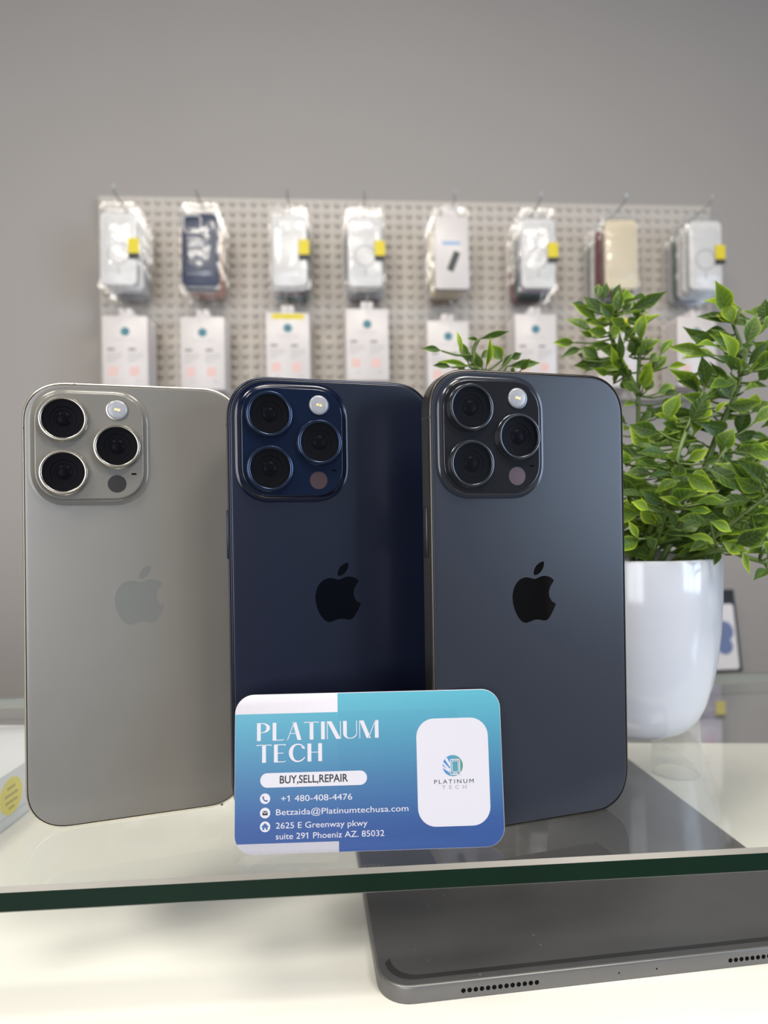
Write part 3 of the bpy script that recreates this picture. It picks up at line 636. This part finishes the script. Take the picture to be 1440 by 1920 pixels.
obj('device_picture', mesh('device_picture', *flat([(4+a*ca-b*sa, -104+a*sa+b*ca) for a, b in rrect(-8, -24, 8, 24, 2, 3)], -.15), smooth=False), m_dark, t)
obj('clear_bag', bags[1], m_bag, t).location = (0, .006, 0)
for k, c in enumerate(['beige', 'beige', 'brown']):
    package(843, DF+38+k*24, HZ1-34, c, f'bagged {c} phone case, {order[k]} from the front on the adapter box hook', 'bagged phone cases on the top hooks', full=False, front=DF)
# lower row: white retail boxes
m_teal = mat('teal_print', srgb(70, 128, 140), .5); m_pink = mat('pink_print', srgb(226, 190, 182), .5); m_tline = mat('grey_print', srgb(190, 184, 184), .5)
m_tdark = mat('dark_grey_print', srgb(130, 128, 130), .5)
rb = mesh('box_body', *box(-50, 0, -168, 50, 12, 0, 1)); rt = mesh('hang_tab', *box(-14, 5, 0, 14, 6.2, 18, .4))
pr_logo = mesh('printed_emblem', *flat(disc_pts(0, -36, 10), -.2), smooth=False)
pr_name = text_mesh('PLATINUM TECH', -24, -57, 48, 5, -.2)
pr_lines = mesh('printed_lines', *join(*[flat([(x0, z0), (x0+w_, z0), (x0+w_, z0+2.4), (x0, z0+2.4)], -.2) for x0 in (-42, 5) for z0, w_ in ((-88, 35), (-94, 35), (-100, 26), (-106, 16))]), smooth=False)
pr_heads, pr_heads2 = [mesh('printed_heading', *flat([(x0, -79), (x0+16, -79), (x0+16, -74), (x0, -74)], -.2), smooth=False) for x0 in (-40, 7)]
pr_sq = mesh('printed_square', *flat(rrect(-38, -137, -17, -116, 2, 2), -.2), smooth=False); pr_sq2 = mesh('printed_square', *flat(rrect(9, -137, 30, -116, 2, 2), -.2), smooth=False)
pr_foot = mesh('printed_footer', *join(*[flat([(x0, -150), (x0+13, -150), (x0+13, -147), (x0, -147)], -.2) for x0 in (-30, 22)]), smooth=False)
ytop = mesh('yellow_strip', *flat([(-36, -15), (38, -15), (38, -3), (-36, -3)], -.25), smooth=False)
def retail(px, py, d, label, yellow=False, full=True, yaw=0):
    p = at_wall(px, py, 1500)+NRM*((d-1500)*math.cos(YAW)*MM); t = empty('retail_box', p); t.rotation_euler = (0, 0, YAW+yaw); tag(t, label, 'box', 'white retail boxes on the lower hooks')
    b = obj('box_body', rb, m_wbox, t); obj('hang_tab', rt, m_wbox, t)
    if full:
        for nm, me_, mm in (('printed_emblem', pr_logo, m_teal), ('printed_name', pr_name, m_tline), ('printed_lines', pr_lines, m_tline), ('printed_heading', pr_heads, m_tdark), ('printed_heading', pr_heads2, m_tdark), ('printed_square', pr_sq, m_pink), ('printed_square', pr_sq2, m_pink), ('printed_footer', pr_foot, m_tline)):
            obj(nm, me_, mm, b)
        if yellow: obj('yellow_strip', ytop, m_lab, b)
    return t
LOW = [(234, 592, 'leftmost of the lower row'), (379, 594, 'second of the lower row, above the grey phone'), (539, 586, 'third of the lower row, with a yellow strip on top'), (688, 579, 'fourth of the lower row, above the blue phone'),
       (840, 602, 'fifth of the lower row, above the black phone'), (1004, 589, 'sixth of the lower row, right of the leaf tips'), (1158, 594, 'seventh of the lower row, behind the plant'), (1306, 594, 'rightmost of the lower row')]
for i, (px, py, wd) in enumerate(LOW):
    p = at_wall(px, py, 1500)
    hook(px, p.z*1000+14, D_BOARD, f'zinc wire hook above the white box, {wd.split(",")[0]}', front=1500, py=py)
    retail(px, py, 1500, f'white printed box, {wd}', i in (2, 6), True, R(PKROT.uniform(-3, 3)))
    for k in range(3):
        q = at_wall(px, py, 1500+22*(k+1)); q.z = p.z
        t = retail(px, py, 1500+22*(k+1), f'plain white box {order[k]} from the front behind the printed box, {wd.split(",")[0]}', False, False, R(PKROT.uniform(-4, 4))); t.location.z = p.z
# ------------------------------------------------------------------ on the wall right of the pot
m_bbox = noise_mix(mat('black_box_card', srgb(34, 36, 42), .5), srgb(30, 32, 38), srgb(40, 42, 48), 20)
m_bpic = mat('slate_blue_print', srgb(104, 118, 158), .5)
p = at_wall(1338, 1106, D_WALL-62)
t = empty('screen_protector_box', p); t.rotation_euler = (R(-9), 0, YAW); tag(t, 'black box with white front and blue round picture on the wall beside the pot', 'box')
obj('box_body', mesh('box_body', *box(-53, 0, -204, 53, 14, 0, 1)), m_bbox, t)
wp = obj('white_front', mesh('white_front', *flat(rrect(-46, -197, 46, -36, 7, 4), -.3), smooth=False), m_wbox, t)
obj('blue_picture', mesh('blue_picture', *join(flat(disc_pts(14, -104, 26), -.5), flat(disc_pts(14, -140, 21), -.55)), smooth=False), m_bpic, wp)
obj('hang_tab', mesh('hang_tab', *box(-16, 6, 0, 16, 7.2, 22, .4)), m_bbox, t)
hk = empty('wall_hook', (p.x, p.y, p.z+.02), YAW); tag(hk, 'small wire hook holding the black box on the wall', 'hook')
hv = mesh('wire', *join(tube([(0, 66, 0), (0, 10, 0), (0, -4, 3), (0, -8, 10)], 2, 8))); obj('wire', hv, m_wire, hk)
obj('back_plate', mesh('back_plate', *box(-10, 58, -14, 10, 61.5, 14, 1)), m_wire, hk)
p = at_wall(1311, 1272, D_WALL-60)
package(1311, D_WALL-60, p.z*1000, 'purple', 'bagged pale purple phone case seen through the glass shelf beside the pot', 'bagged phone case low on the wall', True)
hk = empty('wall_hook', (p.x, p.y, p.z+.016), YAW); tag(hk, 'small wire hook holding the bagged case below shelf level', 'hook')
obj('wire', hv, m_wire, hk); obj('back_plate', mesh('back_plate', *box(-10, 56.5, -14, 10, 60, 14, 1)), m_wire, hk)
# ------------------------------------------------------------------ potted plant
PX, PY = 125, 330
pot = empty('potted_plant', (PX*MM, PY*MM, ZG)); tag(pot, 'green artificial leafy plant in a glossy white pot', 'potted plant')
m_pot = noise_mix(mat('glazed_white', srgb(200, 202, 209), .12, spec=.55), srgb(197, 199, 206), srgb(203, 205, 212), 15)
m_soil = noise_mix(mat('dark_moss', srgb(40, 44, 28), .9), srgb(24, 26, 16), srgb(60, 66, 38), 120, bump=.8, bscale=150, dist=.003)
prof = [(0.05, .4), (20, .2), (25, 0), (29, 1.2), (33, 4), (36.5, 8.5), (39.8, 15), (43, 25), (45.4, 36), (47.2, 50), (48.2, 66), (48.6, 85.5), (48.2, 86.8), (47.2, 87), (46.4, 86.2), (46, 80), (45.6, 74)]
prof = [(r_*.9, z_) for r_, z_ in prof]
obj('pot', mesh('pot', *lathe(prof, 64, axis='z', cap0=True, cap1=False), angle=60), m_pot, pot)
obj('soil', mesh('soil', *lathe([(41.2, 76), (28, 79), (12, 80.5), (.05, 81)], 40, axis='z', cap0=False, cap1=True)), m_soil, pot)
# leaf material: dark centre, paler rim and tip, printed veins
m_leaf = bpy.data.materials.new('plastic_leaf'); m_leaf.use_nodes = True; nt = m_leaf.node_tree; N = nt.nodes.new; L = nt.links.new
pb_ = nt.nodes['Principled BSDF']; outn = nt.nodes['Material Output']
uv = N('ShaderNodeUVMap'); uv.uv_map = 'UVMap'; sp_ = N('ShaderNodeSeparateXYZ'); L(uv.outputs[0], sp_.inputs[0])
def M(op, a, b=None, clamp=False):
    n = N('ShaderNodeMath'); n.operation = op; n.use_clamp = clamp
    for i, v in enumerate((a, b)):
        if v is None: continue
        if isinstance(v, (int, float)): n.inputs[i].default_value = v
        else: L(v, n.inputs[i])
    return n.outputs[0]
U, Vv = sp_.outputs[0], sp_.outputs[1]
side = M('MULTIPLY', M('ABSOLUTE', M('SUBTRACT', Vv, .5)), 2)         # 0 midrib .. 1 rim
oi = N('ShaderNodeObjectInfo')
rimf = M('POWER', side, 6.0); tipf = M('POWER', U, 2.6)
fac = M('ADD', M('MULTIPLY', rimf, .6), M('MULTIPLY', tipf, .4))
fac = M('ADD', fac, M('MULTIPLY', M('SUBTRACT', oi.outputs['Random'], .5), .8), True)
ramp = N('ShaderNodeValToRGB'); L(fac, ramp.inputs[0]); els = ramp.color_ramp.elements
els[0].position = 0; els[0].color = srgb(66, 94, 34); els[1].position = 1; els[1].color = srgb(216, 230, 78)
e_ = els.new(.35); e_.color = srgb(110, 142, 42); e_ = els.new(.68); e_.color = srgb(170, 198, 52)
vein = M('SUBTRACT', 1, M('MULTIPLY', M('ABSOLUTE', M('SUBTRACT', M('FRACT', M('SUBTRACT', M('MULTIPLY', U, 6.5), M('MULTIPLY', side, 1.3))), .5)), 7.5), True)
mid = M('SUBTRACT', 1, M('MULTIPLY', side, 14), True)
vn = M('MAXIMUM', M('MULTIPLY', vein, .55), mid)
mx = N('ShaderNodeMix'); mx.data_type = 'RGBA'; L(M('MULTIPLY', vn, .38), mx.inputs['Factor']); L(ramp.outputs[0], mx.inputs['A']); mx.inputs['B'].default_value = srgb(178, 196, 120)
L(mx.outputs['Result'], pb_.inputs['Base Color']); pb_.inputs['Roughness'].default_value = .38; pb_.inputs['Specular IOR Level'].default_value = .4
bp = N('ShaderNodeBump'); bp.inputs['Strength'].default_value = .35; bp.inputs['Distance'].default_value = .0006; L(vn, bp.inputs['Height']); L(bp.outputs[0], pb_.inputs['Normal'])
trn = N('ShaderNodeBsdfTranslucent'); L(mx.outputs['Result'], trn.inputs[0]); ms = N('ShaderNodeMixShader'); ms.inputs[0].default_value = .38
L(pb_.outputs[0], ms.inputs[1]); L(trn.outputs[0], ms.inputs[2]); L(ms.outputs[0], outn.inputs['Surface'])
m_stem = noise_mix(mat('green_stem', srgb(78, 96, 38), .45), srgb(64, 84, 32), srgb(92, 112, 46), 80)
def leafmesh(bend, fold, twist, wid):
    nu, nv = 9, 4; V = []; UV = []; Fc = []
    for i in range(nu+1):
        t = i/nu
        w_ = max(.07, math.sin(math.pi*min(1, max(0, (t-.05)/.95)**.92))**1.12)
        if t > .55: w_ *= 1-.25*(t-.55)/.45
        if i == nu: w_ = .02
        if i == 0: w_ = .09
        for j in range(nv+1):
            s = (j/nv-.5)*2; y = s*w_*.5; z = bend*(t-.5)**2*-1+bend*.25+fold*abs(s)*w_*.5
            z += twist*s*w_*.5*(t-.5)
            V.append((t*1000, y*1000, z*1000)); UV.append((t, j/nv))
    for i in range(nu):
        for j in range(nv):
            a = i*(nv+1)+j; Fc.append((a, a+1, a+nv+2, a+nv+1))
    return mesh('leaf', V, Fc, angle=180, uvs=UV)
# bend and fold are in leaf lengths / leaf widths
LM = [leafmesh(b, f, tw, 1) for b, f, tw in ((.16, .22, .1), (.30, .16, -.2), (-.12, .28, .3), (.42, .2, .15), (.05, .35, -.1))]
for m_ in LM: m_.materials.append(m_leaf)
ROOTI = Matrix.Translation(pot.location).inverted()
lr = random.Random(21)
nleaf = [0]
def leaf(B, T, wid, roll=None, k=None):
    """one leaf from base B to tip T (metres), wid = width in metres"""
    X = T-B; ln = X.length
    if ln < .002: return
    xa = X/ln; mid_ = (B+T)/2; n = (CAM-mid_).normalized(); n = (n+Vector((0, 0, .35))).normalized()
    n = (n-xa*n.dot(xa))
    if n.length < .05: n = Vector((0, 0, 1))-xa*xa.z
    n.normalize(); n = Matrix.Rotation(R(lr.uniform(-38, 38) if roll is None else roll), 3, xa) @ n
    y = n.cross(xa)
    o = bpy.data.objects.new('leaf', LM[lr.randrange(5) if k is None else k]); COL.objects.link(o); o.parent = pot
    Mx = Matrix(((xa.x*ln, y.x*wid, n.x*ln, B.x), (xa.y*ln, y.y*wid, n.y*ln, B.y), (xa.z*ln, y.z*wid, n.z*ln, B.z), (0, 0, 0, 1)))
    o.matrix_parent_inverse = Matrix(); o.matrix_basis = ROOTI @ Mx
    nleaf[0] += 1
    return B
# leaves seen in the photograph: base x, y, tip x, y, width in crop pixels, with crop origin, scale and depth (mm)
HERO = [
 ((1160, 560, 5.143), 312, [(1105,245,1005,30,120),(1100,235,940,150,60),(1230,450,1330,150,130),(1420,220,1415,0,110),(1260,440,1440,205,70),(1150,510,870,340,120),(1140,480,870,290,80),(1155,510,1305,440,70),(870,440,700,365,110),(860,545,470,465,110),(840,830,800,550,115),(800,900,480,680,120),(780,920,555,790,100),(1170,700,1015,530,95),(1110,860,870,600,50),(1080,980,970,690,150),(1240,690,1440,610,80),(1240,650,1435,410,100),(1350,790,1450,680,100),(1190,840,1440,850,60),(1200,900,1370,850,70),(1280,1100,1440,990,120),(1210,1080,1170,950,120),(1290,1060,1330,910,110),(1150,1310,1250,1040,120),(1230,1330,1440,1330,70),(980,1490,1115,1250,160),(1060,1490,1430,1410,130),(1380,560,1480,380,100),(1400,300,1490,160,100)]),
 ((1160, 560, 5.143), 298, [(690,1200,840,900,130),(720,1320,880,970,160),(460,1200,600,910,140),(390,1290,100,1215,140),(650,1215,395,1330,120),(300,1450,105,1240,130),(640,1520,850,1410,90),(930,1120,1060,990,60),(560,1240,420,1200,90)]),
 ((1160, 560, 5.143), 345, [(200,400,250,140,95),(200,210,145,20,65),(225,150,235,45,50),(205,545,110,340,115),(390,560,535,385,75),(280,740,470,550,125),(470,660,655,635,65),(360,920,535,840,95),(430,940,570,890,65),(400,1010,515,980,65),(200,1190,320,1080,65),(300,620,370,520,75),(30,120,130,40,55),(330,1060,470,1130,110),(250,560,320,440,60),(150,900,20,800,90),(150,1000,40,1040,60),(260,900,330,780,90),(120,760,20,690,80)]),
 ((1030, 520, 6.857), 342, [(620,290,630,80,95),(680,310,740,65,95),(790,340,910,80,95),(880,500,930,140,120),(660,470,440,250,130),(480,390,295,330,65),(820,520,650,340,150),(620,540,395,600,65),(790,610,485,590,100),(760,720,485,680,125),(560,770,390,690,65),(330,840,45,840,100),(400,920,135,1045,85),(640,1040,410,890,130),(800,860,500,880,75),(820,780,870,600,120),(980,620,800,520,120),(920,690,1070,660,75),(970,830,1030,750,65),(1150,1000,1040,760,150),(1180,830,1230,440,115),(1140,570,1080,290,85),(1170,480,1210,330,55),(940,430,1065,330,65),(520,1170,320,1140,60),(640,1220,590,1060,120),(680,1180,900,1190,70),(820,1370,930,1210,75),(1000,1140,750,1040,65),(930,1100,900,700,80),(430,1060,360,990,75),(760,1250,560,1170,90),(1000,1250,850,1180,90)]),
 ((780, 590, 5.143), 306, [(250,350,50,330,58),(510,500,190,455,45),(440,400,393,160,42),(345,510,160,490,60),(510,480,430,260,75),(545,480,490,330,42),(640,520,575,360,75),(675,520,715,210,55),(600,238,490,230,34),(605,240,900,160,55),(830,440,730,290,110),(620,430,740,340,65),(810,525,925,375,55),(880,500,1200,465,75),(910,430,1020,370,65),(1010,540,1100,420,60),(480,560,370,470,60),(930,560,940,500,40)]),
 ((1160, 820, 5.143), 288, [(510,220,170,150,130),(330,350,50,350,115),(520,330,300,300,90),(510,370,275,395,65),(600,250,570,385,115),(590,420,350,540,105),(640,350,960,530,135),(840,290,1190,520,145),(1040,210,1390,400,120),(820,250,980,200,70),(660,230,870,110,95),(430,650,205,500,120),(290,700,120,620,95),(620,670,390,575,75),(640,690,900,710,65),(790,640,1075,600,120),(430,720,290,660,55),(550,870,450,690,85),(430,840,270,730,65),(190,980,90,800,65),(600,900,800,830,115),(640,950,960,1030,85),(880,810,1090,910,95),(950,1010,900,1255,125),(1000,1010,1250,1110,125),(1440,1120,1230,1125,120),(1200,1100,1265,1330,50),(1440,1270,1300,1380,85),(1400,910,1260,1080,135),(1400,740,1310,890,140),(860,1010,680,1100,90)]),
 ((1160, 820, 5.143), 302, [(830,1110,560,1160,90),(340,1170,80,1120,140),(340,1080,270,950,90),(1200,560,1400,540,75),(1200,730,1440,620,110),(1250,900,1170,800,110),(1130,780,1050,620,125),(1240,680,1180,590,80),(750,640,700,440,125),(620,560,600,470,110),(50,750,80,590,65),(50,520,200,420,65),(100,520,350,470,75),(60,260,40,120,90)]),
]
bases = []
for (ox, oy, s), dep, lst in HERO:
    for bx, by, tx, ty, wd in lst:
        d0 = dep+lr.uniform(-9, 9); ax_, ay_, cx_, cy_ = ox+bx/s, oy+by/s, ox+tx/s, oy+ty/s
        d1 = d0+lr.uniform(-7, 5)
        B = at(ax_, ay_, d0); leaf(B, at(cx_, cy_, d1), wd/s*d0/F_PX*MM*1.2, lr.uniform(-28, 28)); bases.append(B)
# stems
def pxpts(L_): return [(at(a, b, d)-pot.location)*1000 for a, b, d in L_]
STEMS = [
 [(1185, 1062, 330), (1192, 960, 338), (1197, 860, 344), (1197, 790, 346), (1197, 712, 346), (1200, 650, 345), (1205, 600, 345)],
 [(1197, 740, 346), (1172, 690, 344), (1152, 650, 342), (1146, 615, 342), (1150, 580, 342)],
 [(1235, 1062, 325), (1300, 930, 318), (1354, 793, 314), (1374, 754, 312), (1384, 725, 312), (1389, 690, 312), (1391, 655, 312), (1375, 610, 312)],
 [(1389, 700, 312), (1400, 655, 312), (1420, 615, 312), (1436, 585, 312)],
 [(1150, 1060, 325), (1050, 900, 312), (960, 770, 307), (900, 700, 306), (888, 660, 306), (898, 636, 306)],
 [(1215, 1062, 310), (1240, 980, 298), (1262, 900, 290), (1272, 850, 290), (1290, 800, 296), (1310, 750, 300)],
 [(1199, 1058, 318), (1222, 987, 302), (1250, 950, 294)],
 [(1250, 1062, 318), (1330, 1010, 300), (1368, 985, 294), (1434, 933, 288), (1470, 900, 288)],
 [(1260, 1062, 312), (1345, 1030, 290), (1400, 1045, 288), (1450, 1060, 288)],
 [(1340, 880, 300), (1356, 850, 300), (1375, 820, 305)],
]
spts = []
for q in STEMS:
    P = pxpts(q); P = [Vector(p) for p in P]
    # smooth polyline
    S = []
    for i in range(len(P)-1):
        p0, p1, p2, p3 = P[max(i-1, 0)], P[i], P[i+1], P[min(i+2, len(P)-1)]
        for k in range(5):
            t = k/5; S.append(.5*(2*p1+(p2-p0)*t+(2*p0-5*p1+4*p2-p3)*t*t+(3*p1-p0-3*p2+p3)*t**3))
    S.append(P[-1]); spts += S[4:]
    n = len(S); obj('stem', mesh('stem', *tube(S, [1.7-.9*i/n for i in range(n)], 7), angle=180), m_stem, pot)
# filler leaves along the stems, inside the foliage
for i in range(165):
    q = lr.choice([p for p in spts if p.z > 82]); B = pot.location+q*MM
    if B.x < .06: continue
    a = lr.uniform(0, 2*math.pi); d = Vector((math.cos(a), math.sin(a)*.8+.15, lr.uniform(-.25, .75))).normalized()
    B = B+d*lr.uniform(.004, .014); T = B+d*lr.uniform(.014, .022)
    if T.y < .262 or nleaf[0] > 297: continue
    leaf(B, T, lr.uniform(.0062, .0085), lr.uniform(-60, 60)); bases.append(B)
# the dense inner foliage low over the pot: too many leaves to pick apart
V = []; Fc = []; UVs = []
def inner_leaf(B, d, ln, wd):
    n = Vector((lr.uniform(-1, 1), lr.uniform(-1, .2), lr.uniform(.1, 1))); n = (n-d*n.dot(d)).normalized(); y = n.cross(d); b = len(V)
    src = LM[lr.randrange(5)]
    for v in src.vertices: V.append((B+d*(v.co.x*ln)+y*(v.co.y*wd)+n*(v.co.z*ln)))
    for p in src.polygons: Fc.append(tuple(b+i for i in p.vertices))
    UVs.extend(LUV)
LUV = [(i/9, j/4) for i in range(10) for j in range(5)]
cnt = 0
while cnt < 230:
    px_, py_ = lr.uniform(1130, 1500), 1052-abs(lr.gauss(0, 105)); dp = lr.uniform(308, 372)
    if py_ < 790 or (px_ > 1330 and py_ > 1020-(px_-1330)*.2): continue
    B = (at(px_, py_, dp)-pot.location)*1000
    a = lr.uniform(0, 2*math.pi); d = Vector((math.cos(a), math.sin(a)*.7, lr.uniform(-.2, .7))).normalized()
    if B.z < 86: continue
    inner_leaf(B, d, lr.uniform(15, 22), lr.uniform(6.5, 9)); cnt += 1
me = mesh('inner_foliage', V, Fc, angle=180, uvs=UVs); o = obj('inner_foliage', me, m_leaf, pot); o['kind'] = 'stuff'
tw = []
for B in bases:
    b = (B-pot.location)*1000; n = min(spts, key=lambda p: (p-b).length+max(0, p.z-b.z)*.6)
    d = (n-b).length
    if 1 < d < 60: tw.append(tube([b, b.lerp(n, .45)+Vector((0, 0, -.06*d)), n], [.45, .55, .6], 5))
obj('twigs', mesh('twigs', *join(*tw), angle=180), m_stem, pot)
print('leaves', nleaf[0])
